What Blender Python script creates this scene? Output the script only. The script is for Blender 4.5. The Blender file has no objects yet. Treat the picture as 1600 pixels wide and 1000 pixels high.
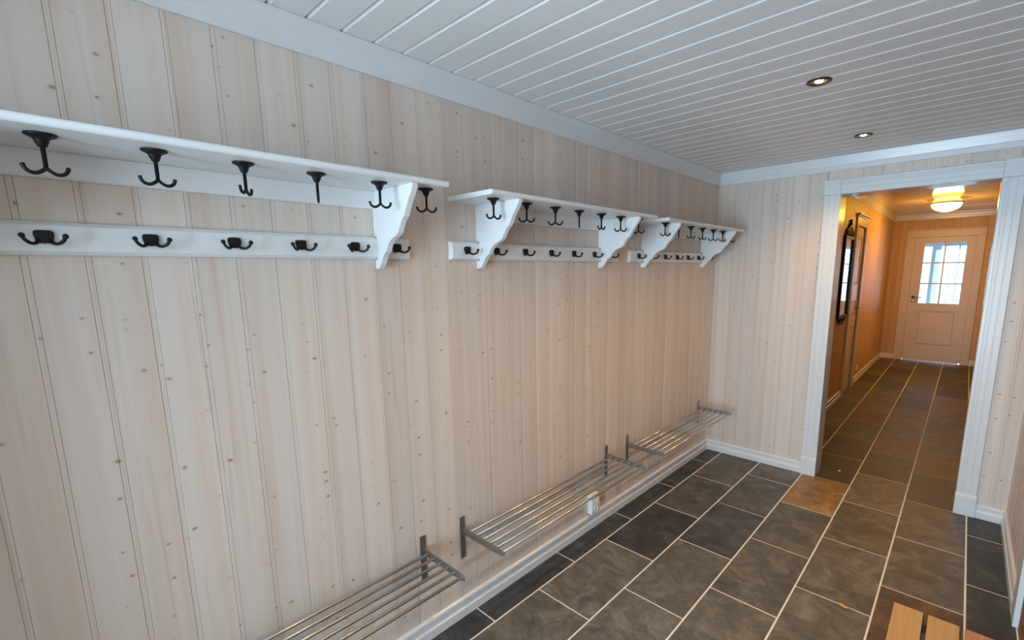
import bpy, bmesh, math, random
from mathutils import Vector, Matrix

random.seed(7)
scene = bpy.context.scene
C = scene.collection

# ------------------------------------------------------------------ camera
cam_d = bpy.data.cameras.new('camera')
cam = bpy.data.objects.new('camera', cam_d)
C.objects.link(cam)
cam_d.sensor_fit = 'HORIZONTAL'
cam_d.sensor_width = 36.0
cam_d.lens = 719.2935 / 1600 * 36.0
cam_d.shift_x = -(840.2114 - 800) / 1600
cam_d.shift_y = (543.2831 - 500) / 1600
cam_d.clip_start = 0.02
cam_d.clip_end = 200
right = Vector((0.73351236, 0.67959767, -0.01032606))
up = Vector((-0.1045045, 0.1277811, 0.9862813))
fwd = Vector((-0.67159395, 0.7223704, -0.16475003))
M = Matrix((right, up, -fwd)).transposed().to_4x4()
M.translation = Vector((1.6142, 0.0, 1.6204))
cam.matrix_world = M
scene.camera = cam

# ------------------------------------------------------------------ world, exposure
SKY = 9.0            # overcast winter daylight
SPOT_W = 15.0        # each recessed ceiling spot
HALL_E = 34.0        # emission of the hall lamp's glass
world = bpy.data.worlds.new('world')
scene.world = world
world.use_nodes = True
bg = world.node_tree.nodes['Background']
bg.inputs[0].default_value = (0.64, 0.83, 1.0, 1)
bg.inputs[1].default_value = SKY
vs = scene.view_settings
vs.view_transform = 'Standard'
vs.look = 'None'
vs.exposure = 1.5
vs.gamma = 1.0
vs.use_curve_mapping = False
try:
    scene.cycles.use_denoising = True
    scene.cycles.max_bounces = 14
    scene.cycles.diffuse_bounces = 8
    scene.cycles.sample_clamp_indirect = 6.0
    scene.cycles.caustics_reflective = False
    scene.cycles.caustics_refractive = False
except Exception:
    pass
WARM = (1.0, 0.60, 0.25)

# ------------------------------------------------------------------ helpers
class MB:
    """collects shapes into one mesh"""
    def __init__(self):
        self.v = []; self.f = []; self.sm = []
    def add(self, vs_, fs, smooth=False):
        o = len(self.v)
        self.v += [tuple(p) for p in vs_]
        for f in fs:
            self.f.append(tuple(i + o for i in f)); self.sm.append(smooth)
        return self
    def box(self, x0, x1, y0, y1, z0, z1):
        return self.add([(x0,y0,z0),(x1,y0,z0),(x1,y1,z0),(x0,y1,z0),(x0,y0,z1),(x1,y0,z1),(x1,y1,z1),(x0,y1,z1)],
                 [(0,3,2,1),(4,5,6,7),(0,1,5,4),(1,2,6,5),(2,3,7,6),(3,0,4,7)])
    def prism(self, prof, axis, a, b, smooth=False):
        """closed 2D profile extruded along an axis. axis x: prof=(y,z), y: (x,z), z: (x,y)"""
        n = len(prof)
        def mk(p, t):
            return {'x': (t, p[0], p[1]), 'y': (p[0], t, p[1]), 'z': (p[0], p[1], t)}[axis]
        vs_ = [mk(p, a) for p in prof] + [mk(p, b) for p in prof]
        fs = [(i, (i+1) % n, n + (i+1) % n, n + i) for i in range(n)]
        fs += [tuple(range(n-1, -1, -1)), tuple(range(n, 2*n))]
        return self.add(vs_, fs, smooth)
    def lathe(self, prof, c=(0,0,0), seg=20, axis='z', caps=True):
        vs_ = []; fs = []; n = len(prof)
        for k in range(seg):
            t = 2*math.pi*k/seg
            for r, h in prof:
                p = (r*math.cos(t), r*math.sin(t), h)
                if axis == 'x': p = (p[2], p[0], p[1])
                elif axis == 'y': p = (p[1], p[2], p[0])
                vs_.append((p[0]+c[0], p[1]+c[1], p[2]+c[2]))
        for k in range(seg):
            k2 = (k+1) % seg
            for i in range(n-1):
                fs.append((k*n+i, k2*n+i, k2*n+i+1, k*n+i+1))
        if caps:
            fs.append(tuple(k*n for k in range(seg-1, -1, -1)))
            fs.append(tuple(k*n+n-1 for k in range(seg)))
        return self.add(vs_, fs, True)
    def tube(self, path, r, seg=8):
        pts = [Vector(p) for p in path]
        rs = r if isinstance(r, (list, tuple)) else [r]*len(pts)
        vs_ = []; n = len(pts); prev = None
        for i, p in enumerate(pts):
            d = (pts[min(i+1, n-1)] - pts[max(i-1, 0)]).normalized()
            if prev is None:
                a = d.orthogonal().normalized()
            else:
                a = (prev - d*prev.dot(d)).normalized()
            prev = a; b = d.cross(a)
            for k in range(seg):
                t = 2*math.pi*k/seg
                vs_.append(p + (a*math.cos(t) + b*math.sin(t))*rs[i])
        fs = [(i*seg+k, i*seg+(k+1) % seg, (i+1)*seg+(k+1) % seg, (i+1)*seg+k) for i in range(n-1) for k in range(seg)]
        fs += [tuple(range(seg-1, -1, -1)), tuple((n-1)*seg+k for k in range(seg))]
        return self.add(vs_, fs, True)
    def ball(self, c, r, seg=10, rings=6, sc=(1,1,1)):
        prof = [(max(1e-5, r*math.sin(math.pi*i/rings)), -r*math.cos(math.pi*i/rings)) for i in range(rings+1)]
        o = len(self.v); self.lathe(prof, (0,0,0), seg, caps=False)
        for i in range(o, len(self.v)):
            p = self.v[i]; self.v[i] = (p[0]*sc[0]+c[0], p[1]*sc[1]+c[1], p[2]*sc[2]+c[2])
        return self
    def mesh(self, name, mat, bevel=0.0, seg=2):
        me = bpy.data.meshes.new(name)
        me.from_pydata(self.v, [], self.f)
        bm = bmesh.new(); bm.from_mesh(me)
        bmesh.ops.recalc_face_normals(bm, faces=bm.faces)
        for f, s in zip(bm.faces, self.sm): f.smooth = s
        if bevel > 0:
            es = [e for e in bm.edges if len(e.link_faces) == 2 and e.calc_face_angle(0) > 0.5]
            bmesh.ops.bevel(bm, geom=es, offset=bevel, segments=seg, profile=0.5, affect='EDGES', clamp_overlap=True)
        bm.to_mesh(me); bm.free()
        me.materials.append(mat)
        return me
    def build(self, name, mat, parent=None, loc=(0,0,0), bevel=0.0, seg=2, rot=None):
        return place(name, self.mesh(name, mat, bevel, seg), parent, loc, rot)

def place(name, me, parent=None, loc=(0,0,0), rot=None):
    o = bpy.data.objects.new(name, me)
    C.objects.link(o)
    o.location = loc
    if rot is not None: o.rotation_euler = rot
    if parent is not None: o.parent = parent
    return o

def tag(o, label, cat, group=None, kind=None):
    o['label'] = label; o['category'] = cat
    if group: o['group'] = group
    if kind: o['kind'] = kind
    return o
def thing(name, label, cat, loc=(0,0,0), group=None, kind=None):
    return tag(place(name, None, None, loc), label, cat, group, kind)

def smoothpath(pts, n=4):
    """Catmull-Rom through points"""
    P = [Vector(p) for p in pts]; P = [P[0]*2-P[1]] + P + [P[-1]*2-P[-2]]
    out = []
    for i in range(1, len(P)-2):
        for k in range(n):
            t = k/n
            a, b, c, d = P[i-1], P[i], P[i+1], P[i+2]
            out.append(0.5*((2*b) + (c-a)*t + (2*a-5*b+4*c-d)*t*t + (3*b-a-3*c+d)*t**3))
    out.append(P[-2])
    return out

# ------------------------------------------------------------------ materials
class NT:
    def __init__(self, name):
        self.m = bpy.data.materials.new(name); self.m.use_nodes = True
        self.t = self.m.node_tree; self.b = self.t.nodes['Principled BSDF']
    def n(self, typ, **kw):
        nd = self.t.nodes.new(typ)
        for k, v in kw.items():
            if k.startswith('i_'):
                key = k[2:]; key = int(key) if key.isdigit() else key.replace('_', ' ')
                nd.inputs[key].default_value = v
            else: setattr(nd, k, v)
        return nd
    def l(self, a, ao, b, bi): self.t.links.new(a.outputs[ao], b.inputs[bi])
    def ramp(self, stops, interp='LINEAR'):
        r = self.n('ShaderNodeValToRGB'); e = r.color_ramp.elements; r.color_ramp.interpolation = interp
        while len(e) > 1: e.remove(e[-1])
        e[0].position = stops[0][0]; e[0].color = (*stops[0][1], 1) if len(stops[0][1]) == 3 else stops[0][1]
        for p, c in stops[1:]:
            x = e.new(p); x.color = (*c, 1) if len(c) == 3 else c
        return r

def simple(name, col, rough=0.5, metal=0.0, spec=0.5, coat=0.0):
    k = NT(name); b = k.b
    b.inputs['Base Color'].default_value = (*col, 1); b.inputs['Roughness'].default_value = rough
    b.inputs['Metallic'].default_value = metal; b.inputs['Specular IOR Level'].default_value = spec
    b.inputs['Coat Weight'].default_value = coat
    return k.m

def painted(name, col, rough, wob=0.03, bump=0.02):
    """brushed paint on wood: faint streaks in tone and gloss"""
    k = NT(name); tc = k.n('ShaderNodeTexCoord')
    nz = k.n('ShaderNodeTexNoise', i_Scale=14.0, i_Detail=4.0); k.l(tc, 'Object', nz, 'Vector')
    r = k.ramp([(0.3, tuple(c*(1-wob) for c in col)), (0.7, col)]); k.l(nz, 'Fac', r, 'Fac'); k.l(r, 'Color', k.b, 'Base Color')
    k.b.inputs['Roughness'].default_value = rough
    bp_ = k.n('ShaderNodeBump', i_Strength=bump, i_Distance=0.01); k.l(nz, 'Fac', bp_, 'Height'); k.l(bp_, 'Normal', k.b, 'Normal')
    return k.m

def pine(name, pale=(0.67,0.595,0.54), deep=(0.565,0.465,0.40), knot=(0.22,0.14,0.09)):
    """white-washed pine: local z runs along the board, local y across it"""
    k = NT(name)
    tc = k.n('ShaderNodeTexCoord'); oi = k.n('ShaderNodeObjectInfo')
    off = k.n('ShaderNodeCombineXYZ')
    for i, s in enumerate((17.0, 41.0, 83.0)):
        mm = k.n('ShaderNodeMath', operation='MULTIPLY'); mm.inputs[1].default_value = s
        k.l(oi, 'Random', mm, 0); k.l(mm, 0, off, i)
    add = k.n('ShaderNodeVectorMath', operation='ADD'); k.l(tc, 'Object', add, 0); k.l(off, 0, add, 1)
    # fine grain
    m1 = k.n('ShaderNodeMapping'); m1.inputs['Scale'].default_value = (20, 75, 1.6); k.l(add, 0, m1, 'Vector')
    n1 = k.n('ShaderNodeTexNoise', i_Scale=1.0, i_Detail=5.0, i_Distortion=0.4); k.l(m1, 0, n1, 'Vector')
    # broad warm streaks
    m2 = k.n('ShaderNodeMapping'); m2.inputs['Scale'].default_value = (3, 22, 0.60); k.l(add, 0, m2, 'Vector')
    n2 = k.n('ShaderNodeTexNoise', i_Scale=1.0, i_Detail=3.0, i_Distortion=0.6); k.l(m2, 0, n2, 'Vector')
    r2 = k.ramp([(0.42, (0,0,0)), (0.78, (1,1,1))]); k.l(n2, 'Fac', r2, 'Fac')
    base = k.n('ShaderNodeMix', data_type='RGBA'); base.inputs[6].default_value = (*pale, 1); base.inputs[7].default_value = (*deep, 1)
    f1 = k.n('ShaderNodeMath', operation='MULTIPLY_ADD'); f1.inputs[1].default_value = 0.55; f1.inputs[2].default_value = -0.12; f1.use_clamp = True
    k.l(n1, 'Fac', f1, 0); k.l(f1, 0, base, 0)
    warm = k.n('ShaderNodeMix', data_type='RGBA'); warm.inputs[7].default_value = (deep[0]*1.06, deep[1]*0.93, deep[2]*0.80, 1)
    f2 = k.n('ShaderNodeMath', operation='MULTIPLY'); f2.inputs[1].default_value = 0.68
    k.l(r2, 'Color', f2, 0); k.l(f2, 0, warm, 0); k.l(base, 2, warm, 6)
    m3 = k.n('ShaderNodeMapping'); m3.inputs['Scale'].default_value = (2, 30, 1.1); k.l(add, 0, m3, 'Vector')
    n3 = k.n('ShaderNodeTexNoise', i_Scale=1.0, i_Detail=2.0, i_Distortion=0.3); k.l(m3, 0, n3, 'Vector')
    r3 = k.ramp([(0.66, (0,0,0)), (0.76, (0.5,0.5,0.5))]); k.l(n3, 'Fac', r3, 'Fac')
    fl = k.n('ShaderNodeMix', data_type='RGBA'); fl.inputs[7].default_value = (deep[0]*0.95, deep[1]*0.74, deep[2]*0.58, 1)
    k.l(r3, 'Color', fl, 0); k.l(warm, 2, fl, 6); warm = fl
    # whole-board tone
    tone = k.n('ShaderNodeMapRange'); tone.inputs['To Min'].default_value = 0.93; tone.inputs['To Max'].default_value = 1.06
    k.l(oi, 'Random', tone, 'Value')
    tm = k.n('ShaderNodeVectorMath', operation='SCALE'); k.l(warm, 2, tm, 0); k.l(tone, 0, tm, 'Scale')
    # knots, on the board's face (y, z)
    sx = k.n('ShaderNodeSeparateXYZ'); k.l(add, 0, sx, 0)
    zq = k.n('ShaderNodeMath', operation='MULTIPLY'); zq.inputs[1].default_value = 1.45; k.l(sx, 'Z', zq, 0)
    cy = k.n('ShaderNodeCombineXYZ'); k.l(sx, 'Y', cy, 0); k.l(zq, 0, cy, 1)
    vo = k.n('ShaderNodeTexVoronoi', voronoi_dimensions='2D', i_Scale=10.0); k.l(cy, 0, vo, 'Vector')
    sc = k.n('ShaderNodeSeparateColor'); k.l(vo, 'Color', sc, 0)
    lim = k.n('ShaderNodeMapRange'); lim.inputs['From Min'].default_value = 0.50; lim.inputs['From Max'].default_value = 1.0
    lim.inputs['To Min'].default_value = 0.0; lim.inputs['To Max'].default_value = 0.075; k.l(sc, 0, lim, 'Value')
    nd = k.n('ShaderNodeTexNoise', i_Scale=160.0, i_Detail=1.0); k.l(tc, 'Object', nd, 'Vector')
    dw = k.n('ShaderNodeMath', operation='MULTIPLY_ADD'); dw.inputs[1].default_value = 0.03; k.l(nd, 'Fac', dw, 0); k.l(vo, 'Distance', dw, 2)
    dv = k.n('ShaderNodeMath', operation='SUBTRACT'); k.l(lim, 0, dv, 0); k.l(dw, 0, dv, 1)
    core = k.n('ShaderNodeMapRange'); core.inputs['From Min'].default_value = -0.022; core.inputs['From Max'].default_value = 0.012
    core.inputs['To Max'].default_value = 0.7; k.l(dv, 0, core, 'Value')
    halo = k.n('ShaderNodeMapRange'); halo.inputs['From Min'].default_value = -0.09; halo.inputs['From Max'].default_value = 0.0
    halo.inputs['To Max'].default_value = 0.22
    gate = k.n('ShaderNodeMath', operation='GREATER_THAN'); gate.inputs[1].default_value = 0.60; k.l(sc, 0, gate, 0)
    k.l(dv, 0, halo, 'Value')
    hg = k.n('ShaderNodeMath', operation='MULTIPLY'); k.l(halo, 0, hg, 0); k.l(gate, 0, hg, 1)
    cg = k.n('ShaderNodeMath', operation='MULTIPLY'); k.l(core, 0, cg, 0); k.l(gate, 0, cg, 1)
    h = k.n('ShaderNodeMix', data_type='RGBA'); h.inputs[7].default_value = (knot[0]*1.7, knot[1]*1.75, knot[2]*1.8, 1); k.l(hg, 0, h, 0); k.l(tm, 0, h, 6)
    kc = k.n('ShaderNodeMix', data_type='RGBA'); kc.inputs[7].default_value = (*knot, 1); k.l(cg, 0, kc, 0); k.l(h, 2, kc, 6)
    k.l(kc, 2, k.b, 'Base Color')
    k.b.inputs['Roughness'].default_value = 0.52
    bp_ = k.n('ShaderNodeBump', i_Strength=0.06, i_Distance=0.004); k.l(n1, 'Fac', bp_, 'Height'); k.l(bp_, 'Normal', k.b, 'Normal')
    return k.m

def slate(name, a, b, c, rough=0.46):
    """cleft slate-look tile: clouded tones, fine speckle, uneven gloss"""
    k = NT(name)
    tc = k.n('ShaderNodeTexCoord'); oi = k.n('ShaderNodeObjectInfo')
    mm = k.n('ShaderNodeMath', operation='MULTIPLY'); mm.inputs[1].default_value = 57.0; k.l(oi, 'Random', mm, 0)
    add = k.n('ShaderNodeVectorMath', operation='ADD'); k.l(tc, 'Object', add, 0); k.l(mm, 0, add, 1)
    n1 = k.n('ShaderNodeTexNoise', i_Scale=7.0, i_Detail=6.0, i_Roughness=0.62, i_Distortion=0.9); k.l(add, 0, n1, 'Vector')
    n2 = k.n('ShaderNodeTexNoise', i_Scale=55.0, i_Detail=4.0, i_Roughness=0.7); k.l(add, 0, n2, 'Vector')
    r = k.ramp([(0.34, a), (0.50, b), (0.66, c)]); k.l(n1, 'Fac', r, 'Fac')
    r2 = k.ramp([(0.3, (0.72,0.72,0.72)), (0.62, (1.08,1.08,1.08)), (0.80, (1.7,1.65,1.55))]); k.l(n2, 'Fac', r2, 'Fac')
    mx = k.n('ShaderNodeMix', data_type='RGBA', blend_type='MULTIPLY'); mx.inputs[0].default_value = 0.85
    k.l(r, 'Color', mx, 6); k.l(r2, 'Color', mx, 7)
    tone = k.n('ShaderNodeMapRange'); tone.inputs['To Min'].default_value = 0.82; tone.inputs['To Max'].default_value = 1.2; k.l(oi, 'Random', tone, 'Value')
    tm = k.n('ShaderNodeVectorMath', operation='SCALE'); k.l(mx, 2, tm, 0); k.l(tone, 0, tm, 'Scale')
    k.l(tm, 0, k.b, 'Base Color')
    rr = k.n('ShaderNodeMapRange'); rr.inputs['To Min'].default_value = rough-0.08; rr.inputs['To Max'].default_value = rough+0.14
    k.l(n1, 'Fac', rr, 'Value'); k.l(rr, 0, k.b, 'Roughness')
    bp_ = k.n('ShaderNodeBump', i_Strength=0.12, i_Distance=0.004); k.l(n1, 'Fac', bp_, 'Height'); k.l(bp_, 'Normal', k.b, 'Normal')
    return k.m

def brushed(name, col, rough):
    k = NT(name); tc = k.n('ShaderNodeTexCoord')
    mp = k.n('ShaderNodeMapping'); mp.inputs['Scale'].default_value = (90, 2, 90); k.l(tc, 'Object', mp, 'Vector')
    nz = k.n('ShaderNodeTexNoise', i_Scale=3.0, i_Detail=3.0); k.l(mp, 0, nz, 'Vector')
    rr = k.n('ShaderNodeMapRange'); rr.inputs['To Min'].default_value = rough-0.07; rr.inputs['To Max'].default_value = rough+0.1
    k.l(nz, 'Fac', rr, 'Value'); k.l(rr, 0, k.b, 'Roughness')
    k.b.inputs['Base Color'].default_value = (*col, 1); k.b.inputs['Metallic'].default_value = 1.0
    return k.m

def wood(name, a, b, rough=0.4, sc=(40, 2.0, 40)):
    k = NT(name); tc = k.n('ShaderNodeTexCoord'); oi = k.n('ShaderNodeObjectInfo')
    mm = k.n('ShaderNodeMath', operation='MULTIPLY'); mm.inputs[1].default_value = 31.0; k.l(oi, 'Random', mm, 0)
    add = k.n('ShaderNodeVectorMath', operation='ADD'); k.l(tc, 'Object', add, 0); k.l(mm, 0, add, 1)
    mp = k.n('ShaderNodeMapping'); mp.inputs['Scale'].default_value = sc; k.l(add, 0, mp, 'Vector')
    nz = k.n('ShaderNodeTexNoise', i_Scale=1.0, i_Detail=5.0, i_Distortion=0.7); k.l(mp, 0, nz, 'Vector')
    r = k.ramp([(0.3, a), (0.7, b)]); k.l(nz, 'Fac', r, 'Fac'); k.l(r, 'Color', k.b, 'Base Color')
    k.b.inputs['Roughness'].default_value = rough
    return k.m

def emit(name, col, s):
    k = NT(name); k.b.inputs['Base Color'].default_value = (0.9, 0.9, 0.9, 1)
    k.b.inputs['Emission Color'].default_value = (*col, 1); k.b.inputs['Emission Strength'].default_value = s
    return k.m

def pane_mat(name, tint=(0.95, 0.97, 0.97)):
    """clear window glass: lets light straight through, mirrors a little"""
    k = NT(name); t = k.t
    tr = k.n('ShaderNodeBsdfTransparent'); tr.inputs[0].default_value = (*tint, 1)
    gl = k.n('ShaderNodeBsdfGlossy'); gl.inputs['Roughness'].default_value = 0.02
    fr = k.n('ShaderNodeFresnel'); fr.inputs[0].default_value = 1.45
    mx = k.n('ShaderNodeMixShader'); k.l(fr, 0, mx, 0); k.l(tr, 0, mx, 1); k.l(gl, 0, mx, 2)
    k.l(mx, 0, t.nodes['Material Output'], 'Surface')
    return k.m

PINE = pine('whitewashed_pine')
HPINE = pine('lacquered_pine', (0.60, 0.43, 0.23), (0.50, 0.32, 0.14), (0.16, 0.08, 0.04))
WHITE = painted('white_paint', (0.74, 0.75, 0.76), 0.34)
TRIMW = painted('white_trim_gloss', (0.67, 0.69, 0.71), 0.24, bump=0.01)
CEILW = painted('white_ceiling_paint', (0.76, 0.76, 0.765), 0.5)
HALLC = painted('white_gloss_ceiling', (0.72, 0.70, 0.67), 0.09, bump=0.006)
DOORW = painted('cream_door_paint', (0.64, 0.56, 0.44), 0.38)
GROUT = painted('pale_grout', (0.82, 0.78, 0.70), 0.8)
IRON = simple('black_iron', (0.006, 0.006, 0.0065), 0.42, 0.0, 0.3)
STEEL = brushed('brushed_steel', (0.64, 0.64, 0.63), 0.27)
STEELD = brushed('grey_steel_plate', (0.33, 0.32, 0.31), 0.42)
BRONZE = brushed('dark_ring_metal', (0.10, 0.09, 0.08), 0.35)
PLASTIC = simple('white_plastic', (0.80, 0.81, 0.82), 0.3)
DARK = simple('dark_void', (0.02, 0.02, 0.02), 0.8)
GLASS = pane_mat('window_glass')
DIMGLASS = pane_mat('dimming_glass', (0.60, 0.64, 0.66))  # grey tint put in to dim the daylight coming through these panes
MIRROR = simple('mirror_glass', (0.92, 0.93, 0.92), 0.015, 1.0)
PLANK = wood('pale_oak_slat', (0.50, 0.285, 0.105), (0.62, 0.39, 0.17), 0.45)
REDPLANK = wood('pinkish_oak_slat', (0.46, 0.23, 0.11), (0.55, 0.30, 0.15), 0.45)
BROWN = wood('brown_door_wood', (0.13, 0.06, 0.03), (0.20, 0.095, 0.045), 0.4, (30, 30, 2.0))
ALU = simple('aluminium_strip', (0.85, 0.86, 0.87), 0.22, 1.0)
SNOW = painted('snow', (0.88, 0.90, 0.93), 0.8)
GREYP = painted('grey_porch_paint', (0.10, 0.11, 0.115), 0.6)
NEEDLE = painted('frosted_needles', (0.42, 0.52, 0.55), 0.8)
BARK = painted('bark', (0.16, 0.13, 0.11), 0.9)
SLATE = {
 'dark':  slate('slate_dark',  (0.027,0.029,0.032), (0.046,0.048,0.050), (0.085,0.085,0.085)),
 'grey':  slate('slate_grey',  (0.050,0.049,0.048), (0.085,0.081,0.075), (0.150,0.140,0.126)),
 'olive': slate('slate_olive', (0.070,0.066,0.057), (0.118,0.107,0.088), (0.200,0.178,0.142)),
 'rust':  slate('slate_rust',  (0.14,0.085,0.040), (0.30,0.155,0.058), (0.46,0.25,0.095)),
 'brown': slate('slate_brown', (0.042,0.027,0.021), (0.092,0.054,0.040), (0.180,0.098,0.060)),
 'umber': slate('slate_umber', (0.060,0.046,0.034), (0.105,0.075,0.050), (0.175,0.115,0.070)),
}

# ------------------------------------------------------------------ dimensions
W = 1.943            # room width (left wall at x = 0)
L = 3.988            # end wall
H = 2.40             # ceiling
YB = -2.1            # back wall, behind the viewer
HX = 0.557           # hall's left wall
HY0, HY1 = 4.165, 10.28
HH = 2.50            # hall ceiling
DX0, DX1, DZ = 0.885, 1.697, 2.135     # opening to the hall
PW = 0.1086          # wall board pitch
PC = 0.1110          # ceiling board pitch

# ------------------------------------------------------------------ boards
_bm = {}
def board_mesh(width, length, kind, lo=True, hi=True):
    """one tongue-and-groove board: length along z, width along y (from 0), face towards +x at x=0"""
    key = (round(width, 4), round(length, 4), kind, lo, hi)
    if key in _bm: return _bm[key]
    mat, g, d, ch = {'wall': (PINE, 0.0058, 0.0024, 0.0016), 'ceiling': (CEILW, 0.0150, 0.0090, 0.0140), 'hall_wall': (HPINE, 0.0058, 0.0024, 0.0016), 'hall_ceiling': (HALLC, 0.006, 0.003, 0.0045)}[kind]
    T = 0.014
    a = [(-d, 0.0006), (-d, g-ch), (0, g)] if lo else [(0, 0.0006)]
    b = [(0, width-g), (-d, width-g+ch), (-d, width-0.0006)] if hi else [(0, width-0.0006)]
    if 'wall' in kind:                              # a fine V line on each side of the joint
        a = [(-0.0006, 0.0001), (-0.0006, 0.0050), (-d, 0.0060), (0, 0.0071)] if lo else [(0, 0.0001)]
        b = [(0, width-0.0071), (-d, width-0.0060), (-0.0006, width-0.0050), (-0.0006, width-0.0001)] if hi else [(0, width-0.0001)]
    if 'ceiling' in kind: b = [(0, width-0.0006)]      # ceiling boards are chamfered on one edge only
    me = MB().prism(a + b + [(-T, b[-1][1]), (-T, a[0][1])], 'z', 0, length).mesh('board', mat)
    _bm[key] = me
    return me
def boards(parent, y_first, y_from, y_to, pitch, fn, kind):
    """fn(y, width) -> list of (location, rotation, length); boards clipped to y_from..y_to"""
    k = math.floor((y_from - y_first)/pitch)
    y = y_first + k*pitch
    while y < y_to - 1e-6:
        a, b = max(y, y_from), min(y+pitch, y_to)
        if b - a > 0.012:
            for loc, rot, ln in fn(a, b-a):
                place('board', board_mesh(b-a, ln, kind, a == y, b == y+pitch), parent, loc, rot)
        y += pitch

# ------------------------------------------------------------------ floor
XA, TW, TL, O0 = 0.1515, 0.3227, 0.603, 1.2605
floor = MB().box(-0.14, 2.2, YB-0.14, HY1+0.2, -0.12, -0.0012).build('floor', GROUT)
tag(floor, 'dark slate tile floor with pale grout lines running into the hall', 'floor', kind='structure')
special = {(3,2):'rust', (5,-1):'brown', (5,3):'umber', (3,10):'umber', (3,6):'brown', (5,7):'umber', (5,6):'umber',
           (3,3):'dark', (4,3):'dark', (5,2):'dark', (5,0):'grey', (4,2):'olive', (4,1):'olive', (3,1):'olive', (3,0):'olive', (2,0):'olive',
           (4,0):'olive', (4,-1):'olive', (3,-1):'olive', (5,1):'grey', (2,1):'dark', (2,2):'grey', (1,2):'grey', (2,3):'grey', (1,3):'grey', (1,1):'dark'}
_tm = {}
def add_tile(x0, x1, y0, y1, kind):
    gx, gy = 0.0040, 0.0036
    w, l = round(x1-x0-2*gx, 4), round(y1-y0-2*gy, 4)
    if w < 0.012 or l < 0.012: return
    key = (w, l, kind)
    if key not in _tm:
        b = 0.0012
        m = MB(); vs_ = []
        for (z, s) in ((-0.008, 0), (-b, 0), (0, b*0.7)):
            vs_ += [(-w/2+s, -l/2+s, z), (w/2-s, -l/2+s, z), (w/2-s, l/2-s, z), (-w/2+s, l/2-s, z)]
        fs = [(3,2,1,0), (8,9,10,11)]
        for k in (0, 4):
            fs += [(k+i, k+(i+1) % 4, k+4+(i+1) % 4, k+4+i) for i in range(4)]
        _tm[key] = m.add(vs_, fs).mesh('tile', SLATE[kind])
    place('tile', _tm[key], floor, ((x0+x1)/2, (y0+y1)/2, random.uniform(-0.0003, 0.0003)))
rt = random.Random(3)
for c in range(0, 7):
    x0 = XA + (c-1)*TW; x1 = x0 + TW
    m = -12
    while True:
        y0 = O0 + TL*(0.5*c + m); y1 = y0 + TL
        if y0 > HY1: break
        if y1 > YB:
            kind = special.get((c, m))
            if kind is None:
                far = y0 > 4.0
                kind = rt.choice(['grey', 'grey', 'dark', 'olive'] if not far else ['grey', 'dark', 'grey', 'dark', 'umber'])
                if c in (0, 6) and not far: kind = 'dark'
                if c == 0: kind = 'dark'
            if y0 < 4.0 < y1 - 0.05 and c in (0, 1, 2): y1c = L - 0.005
            else: y1c = y1
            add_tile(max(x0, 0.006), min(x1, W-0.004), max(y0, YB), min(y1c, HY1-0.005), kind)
        m += 1

# ------------------------------------------------------------------ walls
def rz(a): return (0, 0, math.radians(a))
wl = MB().box(-0.14, -0.0142, YB-0.14, HY0-0.0142, -0.1, H+0.12).build('wall_left', PINE)
tag(wl, 'long whitewashed pine board wall carrying the coat racks', 'wall', kind='structure')
boards(wl, 0.313, YB, L, PW, lambda y, w: [((0, y, 0), None, H)], 'wall')

we = MB()
we.box(-0.0142, DX0-0.02, L+0.0142, HY0-0.0142, -0.1, H+0.12)
we.box(DX1+0.02, W+0.12, L+0.0142, HY0-0.0142, -0.1, H+0.12)
we.box(DX0-0.02, DX1+0.02, L+0.0142, HY0-0.0142, DZ+0.02, H+0.12)
we = we.build('wall_end', PINE)
tag(we, 'whitewashed pine end wall with the cased opening to the hall', 'wall', kind='structure')
def end_fn(x, w):
    out = []
    segs = [(x, min(x+w, 0.80)), (max(x, 0.80), min(x+w, 1.76)), (max(x, 1.76), x+w)]
    return segs
k = -1
while k*PW < W:                     # boards of the end wall, cut around the opening
    x0, x1 = max(k*PW+0.03, 0.0), min((k+1)*PW+0.03, W)
    for a, b, z0 in ((0.0, 0.80, 0.0), (0.80, 1.77, DZ+0.05), (1.77, W, 0.0)):
        p, q_ = max(x0, a), min(x1, b)
        if q_ - p > 0.012:
            place('board', board_mesh(q_-p, H-z0, 'wall', p == k*PW+0.03, q_ == (k+1)*PW+0.03), we, (p, L, z0), rz(-90))
    k += 1

RD0, RD1 = 1.915, 2.815               # brown door's opening in the right wall
wr = MB()
wr.box(W+0.0142, W+0.14, RD1+0.02, L+0.02, -0.1, H+0.12)
wr.box(W+0.0142, W+0.14, YB-0.14, RD0-0.02, -0.1, H+0.12)
wr.box(W+0.0142, W+0.14, RD0-0.02, RD1+0.02, 2.12, H+0.12)
wr = wr.build('wall_right', PINE)
tag(wr, 'whitewashed pine wall at the right edge with a brown door', 'wall', kind='structure')
y = L
while y > YB + 0.02:
    y0 = max(y-PW, YB)
    for a, b, z0 in ((YB, RD0-0.04, 0.0), (RD0-0.04, RD1+0.04, 2.15), (RD1+0.04, L, 0.0)):
        p, q_ = max(y0, a), min(y, b)
        if q_ - p > 0.012:
            place('board', board_mesh(q_-p, H-z0, 'wall', True, True), wr, (W, q_, z0), rz(180))
    y -= PW

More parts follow.
